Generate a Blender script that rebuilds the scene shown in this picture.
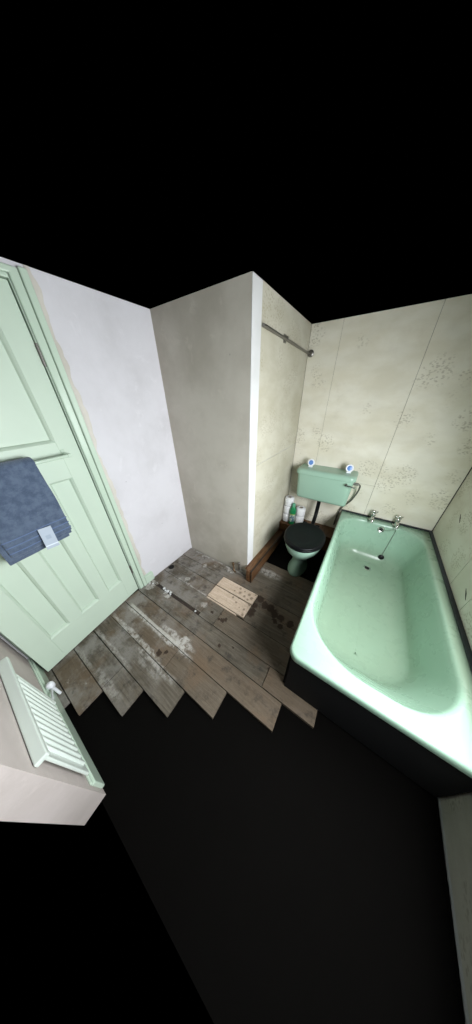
import bpy, bmesh, math, random
from mathutils import Vector, Matrix, noise
from mathutils.bvhtree import BVHTree

random.seed(7)
for o in list(bpy.data.objects):
    bpy.data.objects.remove(o)
scene = bpy.context.scene
COL = scene.collection
R = math.radians

# ------------------------------------------------------------------ camera
FPX, PITCH, YAW, ROLL = 193.75, 0.5424, -0.5953, -0.0199
CAM = Vector((1.4334, -1.1633, 1.5405))
fw = Vector((math.sin(YAW) * math.cos(PITCH), math.cos(YAW) * math.cos(PITCH), -math.sin(PITCH)))
rt = Vector((math.cos(YAW), -math.sin(YAW), 0))
up = rt.cross(fw)
rt2 = rt * math.cos(ROLL) + up * math.sin(ROLL)
up2 = -rt * math.sin(ROLL) + up * math.cos(ROLL)
cd = bpy.data.cameras.new('camera')
cd.sensor_fit = 'HORIZONTAL'
cd.sensor_width = 36.0
cd.lens = FPX / 472 * 36.0
cd.clip_start = 0.01
cam = bpy.data.objects.new('camera', cd)
COL.objects.link(cam)
mm = Matrix((rt2, up2, -fw)).transposed().to_4x4()
mm.translation = CAM
cam.matrix_world = mm
scene.camera = cam

# ------------------------------------------------------------------ world, exposure
w = bpy.data.worlds.new('world')
scene.world = w
w.use_nodes = True
w.node_tree.nodes['Background'].inputs[0].default_value = (0, 0, 0, 1)
w.node_tree.nodes['Background'].inputs[1].default_value = 0.0
vs = scene.view_settings
vs.view_transform = 'Standard'
vs.look = 'None'
vs.gamma = 1.0
vs.use_curve_mapping = False
vs.exposure = 0.38
WINDOW_COLOUR = (0.93, 0.97, 1.0)
WINDOW_STRENGTH = 1.5
SKY_WATTS = 39.0          # overcast sky falling in through the window over the bath
SKY_TILT = 28             # degrees below the horizontal
WY0, WY1, WZ0, WZ1 = -1.20, 0.05, 0.84, 1.70
NS = 6
for k in range(NS):
    hgt = (WZ1 - WZ0 - 0.10) / NS
    ld = bpy.data.lights.new('window_daylight', 'AREA')
    ld.shape = 'RECTANGLE'
    ld.size = WY1 - WY0 - 0.10
    ld.size_y = hgt
    ld.energy = SKY_WATTS / NS
    ld.color = WINDOW_COLOUR
    lo = bpy.data.objects.new('window_daylight', ld)
    COL.objects.link(lo)
    lo.location = (2.119 - 0.02, (WY0 + WY1) / 2, WZ0 + 0.05 + hgt * (k + 0.5))
    dirv = Vector((-math.cos(R(SKY_TILT)), 0, -math.sin(R(SKY_TILT))))
    lo.rotation_euler = dirv.to_track_quat('-Z', 'Y').to_euler()

# ------------------------------------------------------------------ dimensions (metres)
XS = 0.767      # side of the boxed-in block
YB = 0.986      # back wall
XR = 2.119      # right wall
YN = -1.432     # near wall
H = 2.03        # height to which the room is built (just over the door head)
XT, ZT, TL = 1.377, 0.450, 1.636   # bath: left edge, rim height, length


def ray(q):
    return (fw + rt2 * ((q[0] - 236) / FPX) - up2 * ((q[1] - 512) / FPX))


# ------------------------------------------------------------------ node helpers
class NT:
    def __init__(self, name):
        self.m = bpy.data.materials.new(name)
        self.m.use_nodes = True
        self.t = self.m.node_tree
        self.b = self.t.nodes['Principled BSDF']

    def n(self, typ, **kw):
        x = self.t.nodes.new(typ)
        for k, v in kw.items():
            setattr(x, k, v)
        return x

    def l(self, a, b):
        self.t.links.new(a, b)

    def val(self, sock, v):
        if hasattr(v, 'is_linked') or hasattr(v, 'links'):
            self.l(v, sock)
        else:
            sock.default_value = v

    def pos(self):
        return self.n('ShaderNodeNewGeometry').outputs['Position']

    def gen(self):
        return self.n('ShaderNodeTexCoord').outputs['Object']

    def map(self, vec, scale=(1, 1, 1), loc=(0, 0, 0), rot=(0, 0, 0)):
        x = self.n('ShaderNodeMapping')
        self.l(vec, x.inputs[0])
        x.inputs['Scale'].default_value = scale
        x.inputs['Location'].default_value = loc
        x.inputs['Rotation'].default_value = rot
        return x.outputs[0]

    def noise(self, vec, scale, detail=4, rough=0.55, dist=0.0):
        x = self.n('ShaderNodeTexNoise')
        self.l(vec, x.inputs['Vector'])
        x.inputs['Scale'].default_value = scale
        x.inputs['Detail'].default_value = detail
        x.inputs['Roughness'].default_value = rough
        x.inputs['Distortion'].default_value = dist
        return x.outputs['Fac']

    def vor(self, vec, scale, rnd=1.0, out='Distance'):
        x = self.n('ShaderNodeTexVoronoi')
        self.l(vec, x.inputs['Vector'])
        x.inputs['Scale'].default_value = scale
        x.inputs['Randomness'].default_value = rnd
        return x.outputs[out]

    def math(self, op, a, b=0.0, clamp=False):
        x = self.n('ShaderNodeMath', operation=op, use_clamp=clamp)
        self.val(x.inputs[0], a)
        self.val(x.inputs[1], b)
        return x.outputs[0]

    def ramp(self, f, lo, hi, a=0.0, b=1.0):
        x = self.n('ShaderNodeMapRange', interpolation_type='SMOOTHSTEP')
        self.val(x.inputs['Value'], f)
        x.inputs['From Min'].default_value = lo
        x.inputs['From Max'].default_value = hi
        x.inputs['To Min'].default_value = a
        x.inputs['To Max'].default_value = b
        return x.outputs['Result']

    def mix(self, f, a, b):
        x = self.n('ShaderNodeMix', data_type='RGBA')
        self.val(x.inputs['Factor'], f)
        for s, v in ((x.inputs[6], a), (x.inputs[7], b)):
            if isinstance(v, tuple):
                s.default_value = (*v, 1) if len(v) == 3 else v
            else:
                self.l(v, s)
        return x.outputs[2]

    def sep(self, vec):
        x = self.n('ShaderNodeSeparateXYZ')
        self.l(vec, x.inputs[0])
        return x.outputs

    def spot(self, vec, c, r, wob=None, amount=0.0, sx=1.0, sy=1.0):
        """1 inside a blob of radius r round c (floor plan), 0 outside"""
        s = self.sep(vec)
        dx = self.math('MULTIPLY', self.math('SUBTRACT', s[0], c[0]), sx)
        dy = self.math('MULTIPLY', self.math('SUBTRACT', s[1], c[1]), sy)
        d = self.math('SQRT', self.math('ADD', self.math('MULTIPLY', dx, dx), self.math('MULTIPLY', dy, dy)))
        if wob is not None:
            d = self.math('ADD', d, self.math('MULTIPLY', self.math('SUBTRACT', wob, 0.5), amount))
        return self.ramp(d, r * 0.8, r * 1.15, 1.0, 0.0)

    def color(self, c):
        if isinstance(c, tuple):
            self.b.inputs['Base Color'].default_value = (*c, 1)
        else:
            self.l(c, self.b.inputs['Base Color'])

    def bump(self, h, strength=0.3, dist=0.002):
        x = self.n('ShaderNodeBump')
        x.inputs['Strength'].default_value = strength
        x.inputs['Distance'].default_value = dist
        self.l(h, x.inputs['Height'])
        self.l(x.outputs[0], self.b.inputs['Normal'])

    def set(self, rough=0.5, metal=0.0, spec=0.5, coat=0.0):
        self.b.inputs['Roughness'].default_value = rough
        self.b.inputs['Metallic'].default_value = metal
        self.b.inputs['Specular IOR Level'].default_value = spec
        self.b.inputs['Coat Weight'].default_value = coat
        return self.m


def srgb(r, g, b):
    f = lambda c: (c / 255 / 12.92) if c / 255 <= 0.04045 else ((c / 255 + 0.055) / 1.055) ** 2.4
    return (f(r), f(g), f(b))


M = {}


def plain(name, c, rough=0.5, metal=0.0, spec=0.5, coat=0.0, var=0.12, scale=9.0):
    t = NT(name)
    p = t.pos()
    n = t.noise(p, scale, 5)
    k = 1 - var
    t.color(t.mix(n, (c[0] * k, c[1] * k, c[2] * k), tuple(min(1, x * (1 + var)) for x in c)))
    M[name] = t.set(rough, metal, spec, coat)
    return M[name]


# plaster walls -----------------------------------------------------
def plaster(name, base, dirty, rough=0.85, seed=0.0, edge=None):
    t = NT(name)
    p = t.map(t.pos(), loc=(seed, seed, 0))
    big = t.noise(p, 2.2, 6, 0.6)
    mid = t.noise(p, 9, 6, 0.65, 0.6)
    fine = t.noise(p, 60, 4)
    c = t.mix(t.ramp(big, 0.35, 0.72), base, dirty)
    c = t.mix(t.math('MULTIPLY', t.ramp(mid, 0.58, 0.70), 0.35), c, tuple(min(1, x * 1.12) for x in base))
    sp = t.ramp(t.vor(p, 7), 0.02, 0.045, 1, 0)
    c = t.mix(t.math('MULTIPLY', sp, 0.5), c, tuple(x * 0.45 for x in base))
    t.color(c)
    t.bump(t.math('ADD', t.math('MULTIPLY', mid, 0.7), t.math('MULTIPLY', fine, 0.3)), 0.25, 0.004)
    M[name] = t.set(rough, spec=0.25)


plaster('plaster_white', (0.66, 0.645, 0.675), (0.56, 0.545, 0.565), seed=1.3)
plaster('plaster_grey', (0.565, 0.53, 0.465), (0.44, 0.405, 0.345), seed=4.7)
plaster('plaster_pink', (0.56, 0.50, 0.475), (0.44, 0.39, 0.36), seed=9.1)
plaster('plaster_cream', (0.64, 0.605, 0.55), (0.52, 0.485, 0.43), seed=5.5)
plaster('plaster_bare', (0.64, 0.64, 0.645), (0.55, 0.545, 0.535), seed=2.2)


def wallpaper(name, axis, base=(0.68, 0.64, 0.52), pale=(0.76, 0.73, 0.63), seed=0.0):
    t = NT(name)
    pp = t.sep(t.pos())
    cmb = t.n('ShaderNodeCombineXYZ')
    t.l(pp[0 if axis == 'x' else 1], cmb.inputs[0])
    t.l(pp[2], cmb.inputs[1])
    cmb.inputs[2].default_value = seed
    v = cmb.outputs[0]
    cl = t.noise(t.map(v, scale=(1.5, 2.6, 1)), 2.0, 5, 0.6, 0.15)
    c = t.mix(t.ramp(cl, 0.36, 0.66), base, pale)
    # soft scalloped cloud edges
    cl2 = t.vor(t.map(v, scale=(5, 9, 1)), 1.0)
    c = t.mix(t.math('MULTIPLY', t.ramp(cl2, 0.35, 0.75), 0.16), c, (0.50, 0.47, 0.38))
    # sprigs of leaves in tan and olive
    wob = t.noise(v, 9, 3)
    d = t.vor(t.map(v, scale=(5.0, 4.4, 1), loc=(0.3 + seed, 0.1, 0)), 1.0, 0.75)
    d = t.math('ADD', d, t.math('MULTIPLY', t.math('SUBTRACT', wob, 0.5), 0.42))
    sprig = t.ramp(d, 0.33, 0.48, 1, 0)
    leaf = t.ramp(t.vor(t.map(v, scale=(1, 1.5, 1)), 58), 0.30, 0.50, 1, 0)
    leafn = t.ramp(t.noise(v, 30, 2), 0.32, 0.50)
    f = t.math('MULTIPLY', t.math('MULTIPLY', sprig, leaf), leafn)
    c = t.mix(t.math('MULTIPLY', f, 0.52), c, (0.32, 0.28, 0.20))
    grime = t.ramp(t.noise(v, 3.0, 5, 0.7), 0.56, 0.78)
    c = t.mix(t.math('MULTIPLY', grime, 0.25), c, (0.42, 0.36, 0.26))
    t.color(c)
    t.bump(t.math('ADD', t.math('MULTIPLY', cl, 0.6), t.math('MULTIPLY', t.noise(v, 45, 4), 0.5)), 0.3, 0.004)
    M[name] = t.set(0.62, spec=0.3)


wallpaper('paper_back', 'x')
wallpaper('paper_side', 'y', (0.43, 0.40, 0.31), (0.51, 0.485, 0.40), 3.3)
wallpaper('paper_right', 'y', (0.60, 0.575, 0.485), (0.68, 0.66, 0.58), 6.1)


# painted green joinery ----------------------------------------------
def paint(name, c, rough=0.3, coat=0.25, wear=0.2):
    t = NT(name)
    p = t.pos()
    n = t.noise(p, 4, 5)
    col = t.mix(n, tuple(x * 0.94 for x in c), tuple(min(1, x * 1.05) for x in c))
    ch = t.ramp(t.noise(p, 34, 5, 0.7), 0.72, 0.76)
    col = t.mix(t.math('MULTIPLY', ch, wear), col, (0.42, 0.40, 0.34))
    t.color(col)
    t.bump(t.noise(t.map(p, scale=(6, 6, 1)), 14, 3), 0.05, 0.002)
    M[name] = t.set(rough, spec=0.45, coat=coat)


paint('green_paint', (0.535, 0.64, 0.53), 0.48, 0.0, 0.05)
paint('green_trim', (0.53, 0.645, 0.53), 0.22, 0.35, 0.35)
paint('radiator_paint', (0.66, 0.73, 0.67), 0.3, 0.2, 0.1)


# old floorboards -----------------------------------------------------
def boards(name, kind):
    t = NT(name)
    p = t.pos()
    oi = t.n('ShaderNodeObjectInfo').outputs['Random']
    grain = t.noise(t.map(p, scale=(2.0, 22, 8)), 3, 5, 0.6, 0.6)
    big = t.noise(p, 5, 6, 0.65)
    fine = t.noise(p, 70, 4, 0.7)
    if kind == 'old':
        c = t.mix(t.ramp(grain, 0.3, 0.72), (0.070, 0.060, 0.045), (0.140, 0.120, 0.092))
        c = t.mix(t.ramp(oi, 0.1, 1.0, 0.0, 0.55), c, (0.150, 0.104, 0.066))
        rust = t.ramp(t.noise(p, 4.2, 4, 0.6), 0.52, 0.66)
        c = t.mix(t.math('MULTIPLY', rust, 0.5), c, (0.150, 0.100, 0.062))
        s = t.sep(p)
        # grey cement dust, thicker towards the door side
        west = t.ramp(s[0], 0.15, 0.95, 1, 0.05)
        dust = t.math('MULTIPLY', t.ramp(big, 0.40, 0.62), west)
        c = t.mix(t.math('MULTIPLY', dust, 0.68), c, (0.30, 0.285, 0.265))
        dark = t.ramp(t.noise(p, 11, 5, 0.7), 0.53, 0.68)
        c = t.mix(t.math('MULTIPLY', dark, 0.6), c, (0.035, 0.030, 0.026))
        # old white paint left along some of the joints and in patches
        flake = t.ramp(t.noise(p, 24, 6, 0.75), 0.38, 0.58)
        wv = t.noise(p, 8, 5, 0.7)
        pm = None
        for yl, x0, x1, wd, am in ((-0.838, 0.10, 0.80, 0.030, 0.9), (-0.958, 0.06, 0.62, 0.024, 0.75),
                                   (-1.094, 0.08, 0.50, 0.020, 0.5), (-1.236, 0.05, 0.3, 0.018, 0.35),
                                   (-0.79, 0.48, 0.78, 0.03, 0.8), (-1.225, 0.32, 0.60, 0.03, 0.4),
                                   (-0.02, 0.05, 0.75, 0.022, 0.7), (-0.404, 0.20, 0.66, 0.018, 0.55),
                                   (-0.985, 0.45, 0.80, 0.032, 0.6), (-0.555, 0.02, 0.36, 0.014, 0.9),
                                   (-1.03, 0.5, 0.72, 0.03, 0.3), (0.13, 0.86, 1.05, 0.06, 0.6)):
            dy = t.math('ABSOLUTE', t.math('SUBTRACT', s[1], yl))
            dy = t.math('ADD', dy, t.math('MULTIPLY', t.math('SUBTRACT', wv, 0.5), 0.06))
            a = t.ramp(dy, wd * 0.3, wd * 0.85, am, 0)
            b = t.math('MULTIPLY', t.ramp(s[0], x0 - 0.04, x0 + 0.03), t.ramp(s[0], x1 - 0.05, x1 + 0.05, 1, 0))
            q = t.math('MULTIPLY', a, b)
            pm = q if pm is None else t.math('MAXIMUM', pm, q)
        patch = t.math('MULTIPLY', t.ramp(t.noise(p, 6.5, 6, 0.75), 0.60, 0.68), west)
        pm = t.math('MAXIMUM', pm, t.math('MULTIPLY', patch, 0.65))
        for c0, r0, am in (((0.70, -0.80), 0.055, 0.9), ((0.05, -0.60), 0.05, 0.8), ((0.27, -0.585), 0.03, 1.0),
                           ((0.30, -0.36), 0.025, 0.8), ((0.33, -0.14), 0.028, 0.8), ((0.63, -0.48), 0.03, 0.5),
                           ((0.60, -0.03), 0.04, 0.6)):
            pm = t.math('MAXIMUM', pm, t.math('MULTIPLY', t.spot(p, c0, r0, wv, 0.10), am))
        c = t.mix(t.math('MULTIPLY', pm, flake), c, (0.50, 0.48, 0.445))
        ly = t.math('ADD', t.math('ABSOLUTE', t.math('SUBTRACT', s[1], -0.824)), t.math('MULTIPLY', t.math('SUBTRACT', wv, 0.5), 0.02))
        lm = t.math('MULTIPLY', t.ramp(ly, 0.007, 0.013, 0.75, 0), t.math('MULTIPLY', t.ramp(s[0], 0.06, 0.12), t.ramp(s[0], 0.60, 0.78, 1, 0)))
        c = t.mix(lm, c, (0.50, 0.48, 0.44))
        # damp stains beside the patch, and the dark of a hole near the wall, painted as a black spot
        wf = t.noise(p, 22, 4, 0.65)
        dm = None
        for c0, r0 in (((1.00, -0.175), 0.038), ((0.99, -0.25), 0.028), ((0.985, -0.33), 0.035), ((1.06, -0.20), 0.034),
                       ((1.11, -0.20), 0.036), ((1.16, -0.225), 0.036), ((1.22, -0.235), 0.030), ((1.19, -0.285), 0.022),
                       ((1.24, -0.30), 0.020), ((1.30, -0.24), 0.03), ((0.79, -0.47), 0.014), ((0.83, -0.50), 0.013), ((0.80, -0.51), 0.013),
                       ((0.86, -0.485), 0.012), ((0.72, -0.50), 0.011), ((1.02, -0.62), 0.010), ((0.93, -0.66), 0.009),
                       ((1.28, -0.60), 0.010), ((0.60, -0.93), 0.016), ((0.64, -0.90), 0.014), ((1.0, -0.30), 0.02)):
            q = t.spot(p, c0, r0, wf, 0.075)
            dm = q if dm is None else t.math('MAXIMUM', dm, q)
        c = t.mix(t.math('MULTIPLY', dm, 0.92), c, (0.030, 0.018, 0.011))
        hole = t.spot(p, (0.042, -0.345), 0.030, wv, 0.02)
        c = t.mix(hole, c, (0.004, 0.004, 0.004))
        rr = 0.82
    else:
        c = t.mix(t.ramp(grain, 0.3, 0.72), (0.47, 0.36, 0.265), (0.60, 0.485, 0.38))
        c = t.mix(t.math('MULTIPLY', t.ramp(big, 0.5, 0.7), 0.3), c, (0.27, 0.22, 0.17))
        wv = t.noise(p, 26, 3, 0.6)
        dm = None
        for c0, r0 in (((0.80, -0.175), 0.017), ((0.85, -0.18), 0.013), ((0.90, -0.19), 0.016), ((0.935, -0.21), 0.017),
                       ((0.82, -0.215), 0.013), ((0.87, -0.225), 0.016), ((0.91, -0.24), 0.013), ((0.95, -0.275), 0.015),
                       ((0.84, -0.27), 0.013), ((0.79, -0.29), 0.012), ((0.84, -0.315), 0.014), ((0.89, -0.34), 0.010),
                       ((0.93, -0.335), 0.012), ((0.765, -0.225), 0.010), ((0.95, -0.16), 0.012), ((0.945, -0.38), 0.014)):
            q = t.spot(p, c0, r0 * 0.75, wv, 0.022)
            dm = q if dm is None else t.math('MAXIMUM', dm, q)
        c = t.mix(t.math('MULTIPLY', dm, 0.62), c, (0.12, 0.085, 0.055))
        rr = 0.75
    c = t.mix(t.math('MULTIPLY', t.ramp(fine, 0.45, 0.75), 0.28), c, (0.06, 0.05, 0.04))
    t.color(c)
    t.bump(t.math('ADD', grain, t.math('MULTIPLY', fine, 0.5)), 0.45, 0.004)
    M[name] = t.set(rr, spec=0.25)


boards('board_old', 'old')
boards('board_new', 'new')


def wood(name, a, b, rough=0.4, axis=(20, 2, 20)):
    t = NT(name)
    p = t.pos()
    g = t.noise(t.map(p, scale=axis), 2.5, 6, 0.6, 0.8)
    c = t.mix(t.ramp(g, 0.3, 0.7), a, b)
    d = t.ramp(t.noise(p, 14, 5, 0.7), 0.58, 0.72)
    c = t.mix(t.math('MULTIPLY', d, 0.4), c, tuple(x * 0.3 for x in a))
    t.color(c)
    t.bump(g, 0.2, 0.002)
    M[name] = t.set(rough, spec=0.4)


wood('brown_wood', (0.060, 0.026, 0.010), (0.150, 0.072, 0.030))
wood('dark_wood', (0.018, 0.011, 0.007), (0.035, 0.022, 0.014))
plain('seam_grey', (0.17, 0.15, 0.115), 0.9, spec=0.1)
plain('void', (0.003, 0.0027, 0.0024), 0.95, spec=0.03)
plain('black_iron_and_shade', (0.0065, 0.0065, 0.007), 0.7, spec=0.2)  # bath iron; also stands for the dark below its rim
plain('black_seal', (0.016, 0.019, 0.026), 0.35)
plain('black_plastic', (0.004, 0.0045, 0.005), 0.36, spec=0.14)
plain('chrome', (0.62, 0.62, 0.60), 0.22, metal=1.0)
plain('dull_metal', (0.23, 0.22, 0.20), 0.42, metal=0.9)
plain('copper', (0.20, 0.13, 0.075), 0.45, metal=0.8, var=0.35, scale=40)
plain('white_plastic', (0.78, 0.80, 0.84), 0.35, var=0.04)
plain('roll_paper', (0.70, 0.70, 0.71), 0.9, spec=0.1, var=0.06, scale=22)
plain('card', (0.24, 0.20, 0.16), 0.9, spec=0.1)
plain('blue_gel', (0.10, 0.23, 0.55), 0.3, var=0.4, scale=70)
plain('bottle_green', (0.010, 0.19, 0.065), 0.3)
plain('bottle_cap', (0.10, 0.33, 0.20), 0.35)
plain('window_paint', (0.72, 0.74, 0.72), 0.35)


def enamel(name, c, rough=0.16, grime=False):
    t = NT(name)
    p = t.pos()
    n = t.noise(p, 3.0, 5, 0.6)
    col = t.mix(n, tuple(x * 0.93 for x in c), tuple(min(1, x * 1.05) for x in c))
    sc = t.ramp(t.noise(t.map(p, scale=(4, 1, 1)), 16, 6, 0.8), 0.66, 0.86)
    col = t.mix(t.math('MULTIPLY', sc, 0.06), col, (0.62, 0.70, 0.62))
    sp = t.ramp(t.vor(p, 7), 0.006, 0.014, 1, 0)
    col = t.mix(t.math('MULTIPLY', sp, 0.7), col, (0.05, 0.06, 0.05))
    if grime:
        # dull film of scum worn into the floor of the bath and along the wall-side rim
        s3 = t.sep(p)
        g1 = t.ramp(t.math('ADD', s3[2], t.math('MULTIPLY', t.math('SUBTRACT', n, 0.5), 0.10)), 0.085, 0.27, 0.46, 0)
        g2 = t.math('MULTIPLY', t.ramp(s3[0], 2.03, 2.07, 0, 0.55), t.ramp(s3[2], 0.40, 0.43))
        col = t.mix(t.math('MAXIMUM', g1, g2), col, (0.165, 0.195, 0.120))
    t.color(col)
    x = t.ramp(t.noise(p, 12, 4), 0.3, 0.7, rough, rough + 0.05)
    t.l(x, t.b.inputs['Roughness'])
    M[name] = t.m
    t.b.inputs['Specular IOR Level'].default_value = 0.5


enamel('green_enamel', (0.285, 0.435, 0.330), 0.26, True)
enamel('green_china', (0.295, 0.450, 0.355), 0.18)

t = NT('towel_blue')
p = t.pos()
f1 = t.noise(p, 170, 3, 0.7)
f2 = t.ramp(t.noise(p, 24, 5, 0.7), 0.34, 0.66)
c_ = t.mix(f2, (0.046, 0.068, 0.115), (0.098, 0.132, 0.195))
t.color(t.mix(t.math('MULTIPLY', f1, 0.45), c_, (0.135, 0.175, 0.245)))
t.bump(f1, 0.7, 0.003)
t.b.inputs['Sheen Weight'].default_value = 0.35
M['towel_blue'] = t.set(0.95, spec=0.1)
plain('towel_band', (0.125, 0.175, 0.30), 0.8, spec=0.2)

# the paper tag and the bottle label carry faint printed lines only
t = NT('tag_card')
p = t.gen()
s_ = t.sep(p)
ln = t.ramp(t.math('ABSOLUTE', t.math('ADD', s_[2], 0.040)), 0.002, 0.004, 1, 0)
sq = t.math('MULTIPLY', t.ramp(t.math('ABSOLUTE', t.math('SUBTRACT', s_[2], 0.005)), 0.008, 0.014, 1, 0),
            t.ramp(t.math('ABSOLUTE', s_[0]), 0.008, 0.014, 1, 0))
cc = t.mix(t.math('MULTIPLY', sq, 0.35), (0.36, 0.42, 0.50), (0.16, 0.21, 0.30))
cc = t.mix(ln, cc, (0.62, 0.68, 0.74))
t.color(cc)
M['tag_card'] = t.set(0.5)

t = NT('bottle_label')
p = t.pos()
n1 = t.noise(t.map(p, scale=(1, 1, 1)), 55, 3)
cc = t.mix(t.ramp(n1, 0.44, 0.50), (0.62, 0.66, 0.55), (0.10, 0.17, 0.22))
cc = t.mix(t.ramp(t.sep(p)[2], 0.325, 0.345), cc, (0.45, 0.52, 0.10))
t.color(cc)
M['bottle_label'] = t.set(0.4)

t = NT('daylit_frosted_glass')
t.color((0.8, 0.85, 0.85))
t.b.inputs['Emission Color'].default_value = (*WINDOW_COLOUR, 1)
t.b.inputs['Emission Strength'].default_value = WINDOW_STRENGTH
M['daylit_frosted_glass'] = t.set(0.35)


# ------------------------------------------------------------------ mesh helpers
def link(o, parent=None):
    COL.objects.link(o)
    if parent is not None:
        o.parent = parent
    return o


def tag(o, label=None, cat=None, group=None, kind=None):
    if label:
        o['label'] = label
    if cat:
        o['category'] = cat
    if group:
        o['group'] = group
    if kind:
        o['kind'] = kind
    return o


def empty(name, loc=(0, 0, 0), rz=0.0):
    o = bpy.data.objects.new(name, None)
    o.location = loc
    o.rotation_euler = (0, 0, rz)
    o.empty_display_size = 0.05
    return link(o)


def from_bm(name, bm, mat, parent=None, smooth=False, mods=None):
    bmesh.ops.recalc_face_normals(bm, faces=bm.faces)
    me = bpy.data.meshes.new(name)
    bm.to_mesh(me)
    bm.free()
    mats = mat if isinstance(mat, (list, tuple)) else [mat]
    for m_ in mats:
        me.materials.append(M[m_])
    if smooth:
        for f in me.polygons:
            f.use_smooth = True
    o = bpy.data.objects.new(name, me)
    return link(o, parent)


def bevel_mod(o, wd=0.004, seg=2):
    b = o.modifiers.new('bevel', 'BEVEL')
    b.width = wd
    b.segments = seg
    b.limit_method = 'ANGLE'
    b.angle_limit = R(40)
    return o


def bm_box(bm, lo, hi):
    x0, y0, z0 = lo
    x1, y1, z1 = hi
    v = [bm.verts.new(c) for c in ((x0, y0, z0), (x1, y0, z0), (x1, y1, z0), (x0, y1, z0),
                                   (x0, y0, z1), (x1, y0, z1), (x1, y1, z1), (x0, y1, z1))]
    for f in ((0, 3, 2, 1), (4, 5, 6, 7), (0, 1, 5, 4), (1, 2, 6, 5), (2, 3, 7, 6), (3, 0, 4, 7)):
        bm.faces.new([v[i] for i in f])
    return v


def box(name, lo, hi, mat, parent=None, bev=0.0):
    bm = bmesh.new()
    bm_box(bm, lo, hi)
    o = from_bm(name, bm, mat, parent)
    if bev:
        bevel_mod(o, bev)
    return o


def rings(bm, rs, cap0=True, cap1=True, closed=True):
    """rs: list of rings (lists of points); skins them together"""
    vv = [[bm.verts.new(p) for p in r] for r in rs]
    n = len(vv[0])
    for a, b in zip(vv[:-1], vv[1:]):
        for i in range(n if closed else n - 1):
            j = (i + 1) % n
            bm.faces.new((a[i], a[j], b[j], b[i]))
    if cap0:
        bm.faces.new(vv[0][::-1])
    if cap1:
        bm.faces.new(vv[-1])
    return vv


def tube_bm(bm, pts, rad, seg=12):
    pts = [Vector(p) for p in pts]
    rr = rad if isinstance(rad, (list, tuple)) else [rad] * len(pts)
    rs = []
    u = None
    for i, p in enumerate(pts):
        d = (pts[min(i + 1, len(pts) - 1)] - pts[max(i - 1, 0)]).normalized()
        if u is None:
            u = d.orthogonal().normalized()
        u = (u - d * u.dot(d)).normalized()
        v = d.cross(u)
        rs.append([p + (u * math.cos(a) + v * math.sin(a)) * rr[i]
                   for a in [2 * math.pi * k / seg for k in range(seg)]])
    rings(bm, rs)


def tube(name, pts, rad, mat, parent=None, seg=12):
    bm = bmesh.new()
    tube_bm(bm, pts, rad, seg)
    o = from_bm(name, bm, mat, parent, True)
    return sharp(o)


def sharp(o, ang=45):
    me = o.data
    for f in me.polygons:
        f.use_smooth = True
    bm = bmesh.new()
    bm.from_mesh(me)
    for e in bm.edges:
        if len(e.link_faces) == 2 and e.calc_face_angle(0) > R(ang):
            e.smooth = False
    bm.to_mesh(me)
    bm.free()
    return o


def curve_pts(pts, n=6):
    """Catmull-Rom through pts"""
    P = [Vector(p) for p in pts]
    P = [2 * P[0] - P[1]] + P + [2 * P[-1] - P[-2]]
    out = []
    for i in range(1, len(P) - 2):
        for k in range(n):
            u = k / n
            a, b, c, d = P[i - 1:i + 3]
            out.append(0.5 * ((2 * b) + (c - a) * u + (2 * a - 5 * b + 4 * c - d) * u * u + (3 * b - a - 3 * c + d) * u ** 3))
    out.append(P[-2])
    return out


def lathe(name, prof, loc, mat, parent=None, seg=28, mtx=None, ang=45):
    """prof: list of (radius, z)"""
    bm = bmesh.new()
    rs = [[(r * math.cos(2 * math.pi * k / seg), r * math.sin(2 * math.pi * k / seg), z) for k in range(seg)]
          for r, z in prof]
    rings(bm, rs)
    if mtx is not None:
        bmesh.ops.transform(bm, matrix=mtx, verts=bm.verts)
    bmesh.ops.translate(bm, vec=loc, verts=bm.verts)
    return sharp(from_bm(name, bm, mat, parent), ang)


def rrect(x0, x1, y0, y1, radii, z, n=10, m=8):
    """rounded rectangle outline, radii for corners (x1y1, x0y1, x0y0, x1y0); n points per arc, m per side"""
    out = []
    cs = ((x1, y1, 0), (x0, y1, 90), (x0, y0, 180), (x1, y0, 270))
    sg = ((-1, -1), (1, -1), (1, 1), (-1, 1))
    arcs = []
    for (cx, cy, a0), (sx, sy), r in zip(cs, sg, radii):
        ox, oy = cx + sx * r, cy + sy * r
        arcs.append([Vector((ox + r * math.cos(R(a0 + 90 * k / n)), oy + r * math.sin(R(a0 + 90 * k / n)), z)) for k in range(n + 1)])
    for i, a in enumerate(arcs):
        out += a
        b = arcs[(i + 1) % 4][0]
        for k in range(1, m):
            out.append(a[-1].lerp(b, k / m))
    return out


# ------------------------------------------------------------------ the room
T = 0.09
# floor: dark underfloor bed with every board on top of it
floor = tag(box('floor', (-0.02, YN - 0.02, -0.075), (XR, YB, -0.026), 'void'), kind='structure')


def board(x0, x1, y0, y1, mat='board_old', dz=0.0, tilt=0.0):
    g = 0.0017
    bm = bmesh.new()
    bm_box(bm, (x0 + g, y0 + g, -0.026), (x1 - g, y1 - g, dz))
    for v in bm.verts:
        if v.co.z > -0.02:
            v.co.z += random.uniform(-0.0012, 0.0012) + tilt * (v.co.x - x0)
            v.co.y += random.uniform(-0.0012, 0.0012)
    o = from_bm('floorboard', bm, mat, floor)
    return bevel_mod(o, 0.0022, 2)


XW = 0.0
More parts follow.
